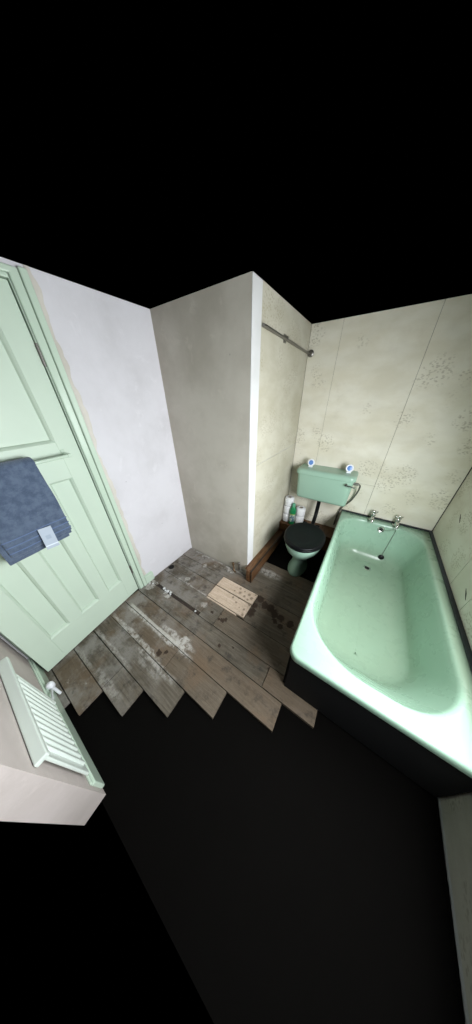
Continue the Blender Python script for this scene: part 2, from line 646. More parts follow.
# rows of boards, parallel to the back wall; a row is laid as far as the joint past the last piece in view
rows = [
    (-1.430, -1.386, [(0.0, 0.36)]),
    (-1.386, -1.252, [(0.0, 0.12), (0.12, 0.47)]),
    (-1.252, -1.112, [(0.0, 0.462), (0.462, 0.68)]),
    (-1.112, -0.976, [(0.0, 0.90)]),
    (-0.976, -0.838, [(0.0, 0.70), (0.70, 1.12)]),
    (-0.838, -0.703, [(0.0, 1.42)]),
    (-0.703, -0.577, [(0.0, 1.285), (1.285, 1.60)]),
    (-0.577, -0.412, [(0.64, 0.79), (0.79, 1.75)]),
    (-0.412, -0.265, [(0.0, 0.33), (0.33, 0.578), (0.972, 1.75)]),
    (-0.265, -0.145, [(0.0, 0.33), (0.33, 0.578), (0.972, 1.75)]),
    (-0.145, -0.012, [(0.0, 0.46), (0.46, 1.75)]),
    (-0.012, 0.125, [(XS, 1.75)]),
    (0.125, 0.262, [(XS, 1.75)]),
]
for y0, y1, segs in rows:
    for x0, x1 in segs:
        board(x0, x1, y0, y1, dz=random.uniform(-0.002, 0.001))
box('black_gap_slab', (XS, 0.264, -0.026), (1.75, YB, -0.002), 'void', floor, 0.003)  # solid near-black slab standing for the gap of missing boards round the toilet
# row with the rotted edge: narrower beside the slot
board(0.0, 0.10, -0.577, -0.412)
board(0.10, 0.64, -0.552, -0.412, dz=-0.001)
box('joint_filler', (0.10, -0.576, -0.026), (0.64, -0.553, -0.009), 'dark_wood', floor)
# newer pale boards let into the floor
for a, b in ((-0.398, -0.268), (-0.262, -0.147)):
    board(0.582, 0.968, a, b, 'board_new', 0.003)
box('batten', (0.585, -0.412, -0.026), (0.90, -0.400, -0.004), 'board_new', floor, 0.002)
# filler crumbs in the slot
for i, (x, y, s) in enumerate(((0.20, -0.563, 0.016), (0.225, -0.57, 0.012), (0.25, -0.565, 0.018), (0.285, -0.562, 0.014),
                               (0.60, -0.565, 0.011), (0.06, -0.585, 0.012), (0.30, -0.575, 0.010), (0.03, -0.60, 0.012))):
    bm = bmesh.new()
    bmesh.ops.create_icosphere(bm, subdivisions=1, radius=s)
    for v in bm.verts:
        v.co *= random.uniform(0.65, 1.2)
        v.co.z *= 0.45
        v.co += Vector((x, y, 0.004))
    o = from_bm('plaster_crumb', bm, 'plaster_bare')
    tag(o, 'small white plaster crumb lying along the rotted joint of the floorboards', 'crumb', 'plaster crumbs on the floorboards')

# left wall with the doorway (opening y -1.425 .. -0.694)
YO0, YO1 = -1.425, -0.688
HD = 1.965
bm = bmesh.new()
bm_box(bm, (-T, YO1, -0.026), (0.0, 0.0, H))
bm_box(bm, (-T, YN - T, HD + 0.025), (0.0, YO1, H))
bm_box(bm, (-T, YN - T, -0.026), (0.0, YO0, HD + 0.025))
wl = tag(from_bm('wall_left', bm, 'plaster_white'), kind='structure')
# ragged bare plaster left beside the casing
bm = bmesh.new()
prevv = None
for k in range(90):
    z = 0.104 + (H - 0.104) * k / 89
    e = 0.030 + 0.016 * noise.noise(Vector((0, 1.5, z * 6))) + 0.012 * noise.noise(Vector((0, 4.5, z * 23)))
    cur = [bm.verts.new((0.0, YO1 + 0.066, z)), bm.verts.new((0.0026, YO1 + 0.066, z)), bm.verts.new((0.0022, YO1 + 0.066 + e * 0.85, z)), bm.verts.new((0.0, YO1 + 0.066 + e, z))]
    if prevv:
        for i in range(3):
            bm.faces.new((prevv[i], prevv[i + 1], cur[i + 1], cur[i]))
    prevv = cur
from_bm('bare_plaster', bm, 'plaster_cream', wl, True)

# boxed-in block: plain grey plaster face, and the papered side behind it
wc = tag(box('wall_middle', (-T, 0.0, -0.026), (XS - 0.006, 0.05, H), 'plaster_grey'), kind='structure')
ws = tag(box('wall_alcove_side', (XS - 0.07, 0.05, -0.026), (XS - 0.004, YB, H), 'plaster_bare'), kind='structure')
box('corner_plaster_strip', (XS - 0.0058, 0.0, -0.02), (XS + 0.0005, 0.103, H), 'plaster_bare', ws, 0.003)
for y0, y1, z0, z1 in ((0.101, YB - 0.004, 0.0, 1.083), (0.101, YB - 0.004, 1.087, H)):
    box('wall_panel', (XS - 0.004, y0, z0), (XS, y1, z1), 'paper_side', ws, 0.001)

wb = tag(box('wall_back', (XS - 0.07, YB + 0.004, -0.075), (XR + T, YB + T, H), 'seam_grey'), kind='structure')
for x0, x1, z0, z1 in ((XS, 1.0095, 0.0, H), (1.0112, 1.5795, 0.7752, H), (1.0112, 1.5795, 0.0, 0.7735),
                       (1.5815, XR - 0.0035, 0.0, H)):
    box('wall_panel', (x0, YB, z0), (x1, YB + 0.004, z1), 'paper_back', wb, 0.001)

box('corner_gap', (XR - 0.0035, YB - 0.001, 0.0), (XR + 0.003, YB + 0.004, H), 'dark_wood', wb)
# right wall, with the window opening over the bath
bm = bmesh.new()
bm_box(bm, (XR + 0.004, WY1, -0.075), (XR + T, YB + 0.004, H))
bm_box(bm, (XR + 0.004, YN - T, -0.075), (XR + T, WY0, H))
bm_box(bm, (XR + 0.004, WY0, -0.075), (XR + T, WY1, WZ0))
bm_box(bm, (XR + 0.004, WY0, WZ1), (XR + T, WY1, H))
wr = tag(from_bm('wall_right', bm, 'plaster_bare'), kind='structure')
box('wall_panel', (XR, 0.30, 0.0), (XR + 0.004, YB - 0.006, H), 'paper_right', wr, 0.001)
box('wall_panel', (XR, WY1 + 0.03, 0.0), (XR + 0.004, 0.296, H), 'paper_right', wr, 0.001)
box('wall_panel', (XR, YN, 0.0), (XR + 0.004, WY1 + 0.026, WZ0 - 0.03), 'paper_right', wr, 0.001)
# black tears in the paper
for y0, z0, y1, z1 in ((0.66, 0.735, 0.72, 0.775), (0.10, 0.535, 0.16, 0.57)):
    bm = bmesh.new()
    tube_bm(bm, [(XR - 0.0005, y0, z0), (XR - 0.001, (y0 + y1) / 2, (z0 + z1) / 2 + 0.004), (XR - 0.0005, y1, z1)], [0.0012, 0.0032, 0.001], 6)
    from_bm('paper_tear', bm, 'dark_wood', wr)

# window
win = tag(empty('window_1', (XR + 0.05, (WY0 + WY1) / 2, WZ0)), kind='structure')
iv = win.matrix_world.inverted()
ox, oy, oz = win.location


def wbox(name, lo, hi, mat, bev=0.004):
    return box(name, (lo[0] - ox, lo[1] - oy, lo[2] - oz), (hi[0] - ox, hi[1] - oy, hi[2] - oz), mat, win, bev)


fx0, fx1 = XR + 0.03, XR + 0.08
wbox('window_frame', (fx0, WY0, WZ0), (fx1, WY0 + 0.05, WZ1), 'window_paint')
wbox('window_frame', (fx0, WY1 - 0.05, WZ0), (fx1, WY1, WZ1), 'window_paint')
wbox('window_frame', (fx0, WY0 + 0.05, WZ0), (fx1, WY1 - 0.05, WZ0 + 0.05), 'window_paint')
wbox('window_frame', (fx0, WY0 + 0.05, WZ1 - 0.05), (fx1, WY1 - 0.05, WZ1), 'window_paint')
ym = (WY0 + WY1) / 2
wbox('mullion', (fx0, ym - 0.025, WZ0 + 0.05), (fx1, ym + 0.025, WZ1 - 0.05), 'window_paint')
for a, b in ((WY0 + 0.05, ym - 0.025), (ym + 0.025, WY1 - 0.05)):
    wbox('pane', (fx0 + 0.022, a, WZ0 + 0.05), (fx0 + 0.028, b, WZ1 - 0.05), 'daylit_frosted_glass', 0)
wbox('window_sill', (XR - 0.03, WY0 - 0.03, WZ0 - 0.028), (fx0, WY1 + 0.03, WZ0), 'window_paint')

# near wall (the stub beside the door that the photograph catches)
wn = tag(box('wall_front', (0.0, YN - T, -0.026), (0.86, YN, H), 'plaster_pink'), kind='structure')
bf = tag(box('baseboard_front', (0.0, YN, 0.0), (0.84, YN + 0.016, 0.115), 'green_trim', None, 0.004), kind='structure')
box('moulding', (0.0, YN, 0.115), (0.84, YN + 0.009, 0.135), 'green_trim', bf, 0.004)

# door casing
tr = tag(empty('trim_1', (0, YO1, 0)), kind='structure')


def tbox(name, lo, hi, bev=0.004, mat='green_trim'):
    return box(name, (lo[0], lo[1] - YO1, lo[2]), (hi[0], hi[1] - YO1, hi[2]), mat, tr, bev)


tbox('door_jamb', (-T, YO1 - 0.004, 0.0), (0.004, YO1, HD + 0.02))
tbox('architrave', (0.0, YO1 + 0.0005, 0.0), (0.018, YO1 + 0.036, HD + 0.045), 0.006)
tbox('architrave', (0.0, YO1 + 0.038, 0.0), (0.024, YO1 + 0.068, HD + 0.05), 0.006)
tbox('door_head', (-T, YO0, HD + 0.004), (0.012, YO1 - 0.004, HD + 0.02))
tbox('architrave_head', (0.0, YO0, HD + 0.02), (0.018, YO1 + 0.012, HD + 0.045), 0.006)
tbox('door_jamb', (-T, YO0, 0.0), (-0.006, YO0 + 0.016, HD + 0.004))

# short painted skirting stub beside the casing
bl = tag(box('baseboard_left', (0.0, YO1 + 0.069, 0.0), (0.020, -0.532, 0.090), 'green_trim', None, 0.005), kind='structure')
box('moulding', (0.0, YO1 + 0.069, 0.090), (0.011, -0.536, 0.103), 'green_trim', bl, 0.004)

# ------------------------------------------------------------------ door (ajar into the room)
door = tag(empty('door_1', (-0.003, -0.6965, 0.0), R(-83.0)), kind='structure')
DW = 0.711
S0, S1, S2, S3, S4, S5 = 0.097, 0.212, 0.288, 0.412, 0.490, 0.605
Z0, Z1, Z2, Z3, Z4 = 0.008, 0.218, 1.138, 1.338, 1.850


def dbox(name, s0, s1, z0, z1, y0=-0.038, y1=0.0, bev=0.0015):
    return box(name, (s0, y0, z0), (s1, y1, z1), 'green_paint', door, bev)


dbox('stile', 0.0, S0, Z0, HD)
dbox('stile', S5, DW, Z0, HD)
dbox('rail', S0, S5, Z0, Z1)
dbox('rail', S0, S5, Z2, Z3)
dbox('rail', S0, S5, Z4, HD)
dbox('muntin', S1, S2, Z1, Z2)
dbox('muntin', S3, S4, Z1, Z2)
for s0, s1, z0, z1 in ((S0, S1, Z1, Z2), (S2, S3, Z1, Z2), (S4, S5, Z1, Z2), (S0, S5, Z3, Z4)):
    bm = bmesh.new()
    k = 0.0
    prof = ((0.0, -0.001), (0.003, -0.004), (0.008, -0.009), (0.012, -0.017), (0.013, -0.020), (0.034, -0.0205))
    rs = [[(s0 + i, y, z0 + i), (s1 - i, y, z0 + i), (s1 - i, y, z1 - i), (s0 + i, y, z1 - i)] for i, y in prof]
    vv = rings(bm, rs, cap0=False)
    back = [bm.verts.new((x, -0.034, z)) for x, _, z in rs[0]]
    for i in range(4):
        bm.faces.new((vv[0][i], vv[0][(i + 1) % 4], back[(i + 1) % 4], back[i]))
    bm.faces.new(back)
    from_bm('panel', bm, 'green_paint', door)
for z in (1.72, 0.26):
    hg = tube('hinge', [(-0.004, 0.006, z - 0.045), (-0.004, 0.006, z + 0.045)], 0.006, 'dull_metal', door)
    for dz in (-0.027, -0.009, 0.009, 0.027):
        tube('knuckle', [(-0.004, 0.006, z + dz - 0.008), (-0.004, 0.006, z + dz + 0.008)], 0.0075, 'dull_metal', hg, 10)
# towel rail fixed to the lock rail
rail = tube('towel_rail', [(0.075, 0.052, 1.270), (0.640, 0.052, 1.270)], 0.0085, 'green_trim', door, 14)
for s in (0.085, 0.630):
    br = box('bracket', (s - 0.009, 0.0, 1.260), (s + 0.009, 0.062, 1.281), 'green_trim', rail, 0.004)
    box('bracket_plate', (s - 0.010, 0.0, 1.252), (s + 0.010, 0.005, 1.297), 'green_trim', rail, 0.002)

# ------------------------------------------------------------------ towel (folded over the rail)
tw = empty('towel', (-0.003, -0.6965, 0.0), R(-83.0))
tag(tw, 'folded navy blue bath towel hanging over the rail on the green door', 'towel')
TS0, TS1 = 0.246, 0.512


def sheet(name, r_in, thick, zf, zb, s0, s1, mat, parent, wav=0.004, seed=0.0, nz=26, ns=14):
    """one folded layer hanging over the rail: up the back, over, down the front"""
    yc, zc = 0.052, 1.270
    path = []
    nb = nz
    rr = r_in + thick
    for k in range(nb):
        u = k / (nb - 1)
        path.append((yc - rr * (0.9 if u > 0.9 else 0.8), zb + (zc - zb) * u, -1))
    for k in range(1, 9):
        a = math.pi - math.pi * k / 9
        path.append((yc + rr * math.cos(a), zc + rr * math.sin(a), 0))
    for k in range(nb):
        u = k / (nb - 1)
        path.append((yc + rr * (1 + 0.25 * math.sin(u * 3.0)), zc + (zf - zc) * u, 1))
    bm = bmesh.new()
    grid = []
    for j, (y, z, side) in enumerate(path):
        row = []
        for i in range(ns + 1):
            u = i / ns
            s = s0 + (s1 - s0) * u
            n = noise.noise(Vector((s * 9 + seed, z * 7, seed + side * 3)))
            n2 = noise.noise(Vector((s * 26 + seed, z * 22, 5 + seed)))
            d = wav * (n + 0.35 * n2)
            e = 0.0018 * noise.noise(Vector((z * 6, seed, side + u * 2)))
            yy = y + (d if side >= 0 else 0.0) * (1 if side == 1 else 0.5)
            row.append(bm.verts.new((s + e, yy, z + 0.004 * noise.noise(Vector((s * 10, seed, side))))))
        grid.append(row)
    for a, b in zip(grid[:-1], grid[1:]):
        for i in range(ns):
            bm.faces.new((a[i], a[i + 1], b[i + 1], b[i]))
    o = from_bm(name, bm, mat, parent, True)
    so = o.modifiers.new('thick', 'SOLIDIFY')
    so.thickness = thick
    so.offset = 0
    bv = o.modifiers.new('bevel', 'BEVEL')
    bv.width = thick * 0.45
    bv.segments = 3
    bv.limit_method = 'ANGLE'
    bv.angle_limit = R(50)
    return o


sheet('inner_fold', 0.0085, 0.009, 0.846, 0.92, TS0 + 0.022, TS1 + 0.020, 'towel_blue', tw, 0.002, 2.0)
sheet('middle_fold', 0.013, 0.008, 0.864, 0.93, TS0 + 0.006, TS1 + 0.014, 'towel_blue', tw, 0.002, 4.0)
front = sheet('outer_fold', 0.0175, 0.011, 0.882, 0.95, TS0, TS1, 'towel_blue', tw, 0.005, 7.0)
# woven border bands near the hem
for z in (0.906, 0.938, 0.970):
    bm = bmesh.new()
    rs = []
    for i in range(15):
        s = TS0 - 0.001 + (TS1 - TS0 + 0.002) * i / 14
        n = noise.noise(Vector((s * 9 + 7, z * 7, 7 + 3)))
        n2 = noise.noise(Vector((s * 26 + 7, z * 22, 12)))
        u = (1.270 - z) / (1.270 - 0.882)
        y = 0.052 + 0.0285 * (1 + 0.25 * math.sin(u * 3.0)) + 0.005 * (n + 0.35 * n2) + 0.0058
        zz = z + 0.004 * noise.noise(Vector((s * 10, 7.0, 1)))
        rs.append([(s, y - 0.004, zz - 0.0035), (s, y + 0.0022, zz - 0.002), (s, y + 0.0022, zz + 0.002), (s, y - 0.004, zz + 0.0035)])
    rings(bm, rs)
    from_bm('woven_band', bm, 'towel_band', tw, True)
# paper tag pinned to the towel
bm = bmesh.new()
bm_box(bm, (-0.027, -0.0008, -0.058), (0.027, 0.0008, 0.058))
tg = from_bm('paper_tag', bm, 'tag_card', tw)
tg.location = (0.362, 0.113, 0.912)
tg.rotation_euler = (R(10), R(-7), 0)
tg['label'] = 'pale paper tag'

# ------------------------------------------------------------------ bath
bath = empty('bathtub', (XT, YB - TL, 0.0))
tag(bath, 'long mint green enamelled bathtub with chrome taps against the papered walls', 'bathtub')
YF = YB - TL
bx, by = XT, YF


def L(v):
    return (v[0] - bx, v[1] - by, v[2])


n_, m_ = 12, 10
sects = []
X1, Y1 = XR - 0.004, YB - 0.004


def sec(x0, x1, y0, y1, rad, z):
    sects.append([L(v) for v in rrect(x0, x1, y0, y1, rad, z, n_, m_)])


# outer skirt of the rolled rim, over the top, then down the bowl
sec(XT + 0.004, X1, YF + 0.004, Y1, (0.004, 0.012, 0.045, 0.010), ZT - 0.050)
sec(XT, X1, YF, Y1, (0.004, 0.012, 0.048, 0.010), ZT - 0.030)
sec(XT, X1, YF, Y1, (0.004, 0.012, 0.048, 0.010), ZT - 0.012)
sec(XT + 0.004, X1, YF + 0.004, Y1, (0.004, 0.012, 0.046, 0.010), ZT - 0.003)
sec(XT + 0.010, X1, YF + 0.012, Y1, (0.004, 0.012, 0.044, 0.010), ZT)
IX0, IX1, IY0, IY1 = 1.408, 2.048, -0.572, 0.892
RA = (0.20, 0.20, 0.30, 0.24)
RB = (0.13, 0.13, 0.17, 0.17)


def ins(d):
    sec(IX0 + d[0], IX1 - d[1], IY0 + d[2], IY1 - d[3], d[4], d[5])


rad = lambda u: tuple(a + (b - a) * u for a, b in zip(RA, RB))
ins((-0.010, -0.018, -0.018, -0.018, rad(0), ZT - 0.001))
ins((-0.006, -0.006, -0.006, -0.006, rad(0), ZT - 0.003))
ins((0.0, 0.0, 0.0, 0.0, rad(0), ZT - 0.010))
ins((0.005, 0.005, 0.007, 0.004, rad(0.05), ZT - 0.024))
for k in range(1, 9):
    u = k / 8
    z = ZT - 0.024 - (ZT - 0.024 - 0.150) * u
    ins((0.005 + 0.052 * u, 0.005 + 0.052 * u, 0.007 + 0.19 * u, 0.004 + 0.075 * u, rad(0.05 + 0.6 * u), z))
for k in range(1, 9):
    a = k / 8 * math.pi / 2
    ss, cc_ = math.sin(a), 1 - math.cos(a)
    ins((0.057 + 0.09 * cc_ + 0.02 * ss, 0.057 + 0.09 * cc_ + 0.02 * ss, 0.197 + 0.12 * cc_ + 0.05 * ss,
         0.079 + 0.08 * cc_ + 0.012 * ss, rad(0.65 + 0.35 * ss), 0.150 - 0.072 * ss))
bm = bmesh.new()
vv = rings(bm, sects, cap0=False, cap1=False)
last = sects[-1]
cx = sum(v[0] for v in last) / len(last)
cyy = sum(v[1] for v in last) / len(last)
prev = vv[-1]
for s in (0.75, 0.5, 0.25):
    ring = [bm.verts.new((cx + (v[0] - cx) * s, cyy + (v[1] - cyy) * s, last[0][2] - 0.004 * (1 - s))) for v in last]
    for i in range(len(ring)):
        j = (i + 1) % len(ring)
        bm.faces.new((prev[i], prev[j], ring[j], ring[i]))
    prev = ring
bm.faces.new(prev)
shell = from_bm('tub_shell', bm, 'green_enamel', bath, True)
bv = BVHTree.FromPolygons([v.co.copy() for v in shell.data.vertices], [tuple(f.vertices) for f in shell.data.polygons])


def on_tub(q):
    hit = bv.ray_cast(Vector(L(CAM)), ray(q).normalized())
    return hit[0], hit[1]


# black iron underside of the bowl, and feet
bm = bmesh.new()
us = []
for s in sects[8:]:
    c0 = Vector(((IX0 + IX1) / 2 - bx, (IY0 + IY1) / 2 - by, 0))
    ring = []
    for v in s:
        v = Vector(v)
        d = Vector((v.x - c0.x, v.y - c0.y, 0)).normalized()
        ring.append(v + d * 0.010 + Vector((0, 0, -0.012)))
    us.append(ring)
rings(bm, us, cap0=False, cap1=True)
from_bm('tub_underside', bm, 'black_iron_and_shade', bath, True)
box('end_board', L((XT + 0.020, YF + 0.028, 0.0)), L((X1 - 0.01, YF + 0.040, ZT - 0.051)), 'black_iron_and_shade', bath, 0.002)  # added black sheet: shade of the open space under the near rim
box('side_shade_sheet', L((XT + 0.007, YF + 0.042, 0.0)), L((XT + 0.017, Y1 - 0.03, ZT - 0.051)), 'black_iron_and_shade', bath, 0.002)  # same along the side, shadow under the bath put in as a black sheet
# black sealing strip along the walls
bm = bmesh.new()
path = [(XT - 0.002, YB - 0.006), (XR - 0.006, YB - 0.006), (XR - 0.006, YF + 0.01)]
bm_box(bm, L((XT - 0.002, YB - 0.019, ZT - 0.004)), L((XR - 0.001, YB - 0.001, ZT + 0.010)))
from_bm('sealing_strip', bm, 'black_seal', bath)
bm = bmesh.new()
bm_box(bm, L((XR - 0.022, YF, ZT - 0.004)), L((XR - 0.001, YB - 0.019, ZT + 0.010)))
from_bm('sealing_strip', bm, 'black_seal', bath)
# waste and overflow
h, nrm = on_tub((367, 568))
z_ = Vector((0, 0, 1))


def disc(name, h, nrm, prof, mat, parent=bath):
    q = nrm.to_track_quat('Z', 'Y').to_matrix().to_4x4()
    return lathe(name, prof, h, mat, parent, 24, q)


if nrm.dot(ray((367, 568))) > 0:
    nrm = -nrm
wst = disc('waste', h, nrm, [(0.030, -0.002), (0.032, 0.002), (0.028, 0.004), (0.021, 0.0025), (0.020, 0.0005)], 'chrome')
disc('waste_hole', h, nrm, [(0.0195, 0.0), (0.0195, 0.0012)], 'black_iron_and_shade', wst)
h, nrm = on_tub((381, 529.5))
if nrm.dot(ray((381, 529))) > 0:
    nrm = -nrm
ov = disc('overflow', h, nrm, [(0.026, -0.003), (0.029, 0.003), (0.024, 0.006), (0.016, 0.004), (0.015, 0.001)], 'chrome')
disc('overflow_cross', h, nrm, [(0.014, 0.0), (0.014, 0.0015)], 'black_iron_and_shade', ov)
ovp = h + nrm * 0.006
# taps on the far rim
tap_base = []
for tx, ty in ((1.652, 0.926), (1.848, 0.934)):
    p0 = Vector(L((tx, ty, ZT)))
    tp = lathe('tap', [(0.026, -0.001), (0.026, 0.006), (0.019, 0.010), (0.017, 0.018), (0.017, 0.050), (0.021, 0.054),
                       (0.021, 0.064), (0.013, 0.070), (0.011, 0.082), (0.012, 0.090)], p0, 'chrome', bath, 20)
    tube('spout', curve_pts([p0 + Vector((0, -0.008, 0.040)), p0 + Vector((0, -0.045, 0.044)), p0 + Vector((0, -0.075, 0.036)),
                             p0 + Vector((0, -0.085, 0.014))], 5), 0.0125, 'chrome', tp, 14)
    bm = bmesh.new()
    for a in (0.4, 0.4 + math.pi / 2):
        d = Vector((math.cos(a), math.sin(a), 0))
        tube_bm(bm, [p0 + Vector((0, 0, 0.093)) - d * 0.030, p0 + Vector((0, 0, 0.093)) - d * 0.022, p0 + Vector((0, 0, 0.093)) + d * 0.022,
                     p0 + Vector((0, 0, 0.093)) + d * 0.030], [0.0075, 0.0055, 0.0055, 0.0075], 10)
    bmesh.ops.create_uvsphere(bm, u_segments=14, v_segments=8, radius=0.012, matrix=Matrix.Translation(p0 + Vector((0, 0, 0.097))))
    from_bm('cross_handle', bm, 'chrome', tp, True)
    tap_base.append(p0)
# plug on its chain, slack along the far end of the bowl
hp, npv = on_tub((381, 557))
if npv.dot(ray((381, 557))) > 0:
    npv = -npv
start = tap_base[1] + Vector((-0.002, -0.092, 0.008))
pts = []
for k in range(15):
    u = k / 14
    q = (395.5 + (381.5 - 395.5) * u, 531.5 + (555.5 - 531.5) * u)
    hh, nn = on_tub(q)
    if nn.dot(ray(q)) > 0:
        nn = -nn
    pts.append(hh + nn * 0.004)
ch = tube('plug_chain', [start] + pts, 0.0022, 'dull_metal', bath, 8)
q = npv.to_track_quat('Z', 'Y').to_matrix().to_4x4()
lathe('plug', [(0.021, 0.0), (0.024, 0.004), (0.024, 0.012), (0.018, 0.015), (0.006, 0.016), (0.005, 0.022)], hp, 'black_plastic', ch, 20, q)
tube('chain_link', curve_pts([start, (start + ovp) / 2 + Vector((0, -0.006, -0.012)), ovp], 5), 0.0018, 'dull_metal', ch, 6)

# ------------------------------------------------------------------ toilet with low-level cistern
toi = empty('toilet', (1.16, 0.40, 0.0))
tag(toi, 'mint green toilet with black lid, flush pipe and wall cistern beside the bathtub', 'toilet')
tX, tY = 1.16, 0.40


def LT(v):
    return (v[0] - tX, v[1] - tY, v[2])


def egg(cx, cy, rx, ryf, ryb, z, n=36, pw=2.0):
    out = []
    for k in range(n):
        a = 2 * math.pi * k / n
        c, s = math.cos(a), math.sin(a)
        x = cx + rx * math.copysign(abs(c) ** (2 / pw), c)
        y = cy + (ryb if s > 0 else ryf) * math.copysign(abs(s) ** (2 / pw), s)
        out.append(LT((x, y, z)))
    return out


bm = bmesh.new()
rings(bm, [egg(1.150, 0.38, 0.090, 0.155, 0.17, 0.0), egg(1.150, 0.38, 0.090, 0.155, 0.17, 0.012),
           egg(1.150, 0.38, 0.076, 0.130, 0.16, 0.045), egg(1.150, 0.385, 0.062, 0.108, 0.155, 0.10),
           egg(1.152, 0.39, 0.062, 0.106, 0.16, 0.15), egg(1.156, 0.385, 0.078, 0.125, 0.17, 0.195),
           egg(1.162, 0.375, 0.112, 0.160, 0.19, 0.245), egg(1.163, 0.36, 0.143, 0.190, 0.205, 0.30),
           egg(1.164, 0.352, 0.160, 0.204, 0.215, 0.35), egg(1.164, 0.350, 0.166, 0.208, 0.220, 0.385),
           egg(1.164, 0.350, 0.166, 0.208, 0.220, 0.398), egg(1.164, 0.350, 0.150, 0.192, 0.205, 0.402)])
from_bm('pan', bm, 'green_china', toi, True)
bm = bmesh.new()
rings(bm, [egg(1.164, 0.348, 0.172, 0.216, 0.205, 0.4025), egg(1.164, 0.348, 0.177, 0.221, 0.210, 0.408),
           egg(1.164, 0.348, 0.177, 0.221, 0.210, 0.418), egg(1.164, 0.348, 0.172, 0.216, 0.205, 0.423)])
from_bm('seat', bm, 'black_plastic', toi, True)
bm = bmesh.new()
rings(bm, [egg(1.164, 0.348, 0.168, 0.211, 0.20, 0.424), egg(1.164, 0.348, 0.176, 0.220, 0.209, 0.429),
           egg(1.164, 0.348, 0.176, 0.220, 0.209, 0.437), egg(1.164, 0.348, 0.168, 0.212, 0.201, 0.444),
           egg(1.164, 0.348, 0.152, 0.194, 0.184, 0.4445), egg(1.164, 0.348, 0.146, 0.187, 0.177, 0.4405),
           egg(1.164, 0.348, 0.08, 0.10, 0.10, 0.4415)])
lid = from_bm('seat_lid', bm, 'black_plastic', toi, True)
for dx in (-0.06, 0.06):
    tube('seat_hinge', [LT((1.164 + dx - 0.02, 0.567, 0.425)), LT((1.164 + dx + 0.02, 0.567, 0.425))], 0.012, 'black_plastic', lid)
# flush pipe
tube('flush_pipe', [LT(v) for v in curve_pts([(1.146, 0.86, 0.60), (1.146, 0.855, 0.50), (1.147, 0.835, 0.40), (1.150, 0.76, 0.335),
                                              (1.155, 0.66, 0.325), (1.158, 0.56, 0.33)], 6)], 0.020, 'black_plastic', toi, 14)
lathe('pipe_cone', [(0.034, -0.03), (0.036, 0.0), (0.030, 0.025), (0.022, 0.03)], LT((1.157, 0.60, 0.33)), 'black_plastic', toi, 18,
      Matrix.Rotation(R(-90), 4, 'X'))
# cistern
CY1 = YB - 0.003
bm = bmesh.new()
cr = lambda x0, x1, y0, z, r: [LT(v) for v in rrect(x0, x1, y0, CY1, (0.006, 0.006, r, r), z, 5, 3)]
rings(bm, [cr(0.925, 1.380, 0.810, 0.572, 0.03), cr(0.908, 1.394, 0.797, 0.580, 0.036), cr(0.902, 1.398, 0.792, 0.60, 0.038),
           cr(0.888, 1.408, 0.784, 0.842, 0.040)])
cis = from_bm('cistern', bm, 'green_china', toi, True)
sharp(cis, 50)
bm = bmesh.new()
rings(bm, [cr(0.884, 1.412, 0.780, 0.840, 0.042), cr(0.874, 1.422, 0.770, 0.845, 0.046), cr(0.874, 1.422, 0.770, 0.866, 0.046),
           cr(0.878, 1.418, 0.774, 0.880, 0.046), cr(0.890, 1.406, 0.790, 0.892, 0.046), cr(0.905, 1.391, 0.806, 0.893, 0.04),
           cr(0.925, 1.371, 0.825, 0.893, 0.03)])
sharp(from_bm('cistern_lid', bm, 'green_china', cis, True), 60)
lv = lathe('flush_lever', [(0.013, 0.0), (0.015, 0.004), (0.015, 0.014), (0.010, 0.020)], LT((1.352, 0.784, 0.812)), 'chrome', cis, 16,
           Matrix.Rotation(R(90), 4, 'X'))
tube('lever_arm', [LT((1.350, 0.760, 0.813)), LT((1.378, 0.755, 0.812)), LT((1.412, 0.757, 0.806)), LT((1.430, 0.760, 0.804))],
     [0.008, 0.006, 0.0065, 0.009], 'chrome', cis, 10)
tube('inlet_nut', [LT((1.402, 0.88, 0.80)), LT((1.448, 0.88, 0.80))], [0.014, 0.014], 'dull_metal', cis, 8)
tube('overflow_stub', [LT((0.86, 0.90, 0.81)), LT((0.895, 0.90, 0.81))], 0.012, 'dull_metal', cis, 10)
tube('supply_pipe', [LT(v) for v in curve_pts([(1.440, 0.88, 0.80), (1.462, 0.89, 0.79), (1.466, 0.92, 0.745), (1.455, 0.95, 0.67),
                                               (1.425, 0.962, 0.58), (1.37, 0.968, 0.49), (1.345, 0.968, 0.40), (1.34, 0.968, 0.25)], 6)],
     0.0075, 'dull_metal', cis, 10)

# two round air fresheners on the cistern lid
for x, lab in ((0.985, 'round white air freshener with pale blue gel at the papered-block end of the cistern lid'),
               (1.338, 'round white air freshener with dark blue gel above the flush lever on the cistern lid')):
    af = empty('air_freshener', (x, 0.885, 0.893), R(8))
    tag(af, lab, 'air freshener', 'air fresheners on the cistern')
    mx = Matrix.Rotation(R(72), 4, 'X')
    lathe('case', [(0.020, -0.012), (0.030, -0.010), (0.034, -0.003), (0.034, 0.005), (0.029, 0.011), (0.023, 0.010)], (0, 0, 0.040),
          'white_plastic', af, 28, mx).scale = (1, 1, 1.12)
    lathe('gel', [(0.022, 0.009), (0.021, 0.0115), (0.012, 0.013)], (0, 0, 0.040), 'blue_gel', af, 24, mx).scale = (1, 1, 1.12)
    box('foot', (-0.020, -0.012, 0.0), (0.020, 0.016, 0.012), 'white_plastic', af, 0.004)

# ------------------------------------------------------------------ wooden boxing behind and beside the toilet
trm = tag(empty('trim_2', (XS, 0, 0)), kind='structure')


def wbx(name, lo, hi, mat='brown_wood', bev=0.002):
    return box(name, (lo[0] - XS, lo[1], lo[2]), (hi[0] - XS, hi[1], hi[2]), mat, trm, bev)


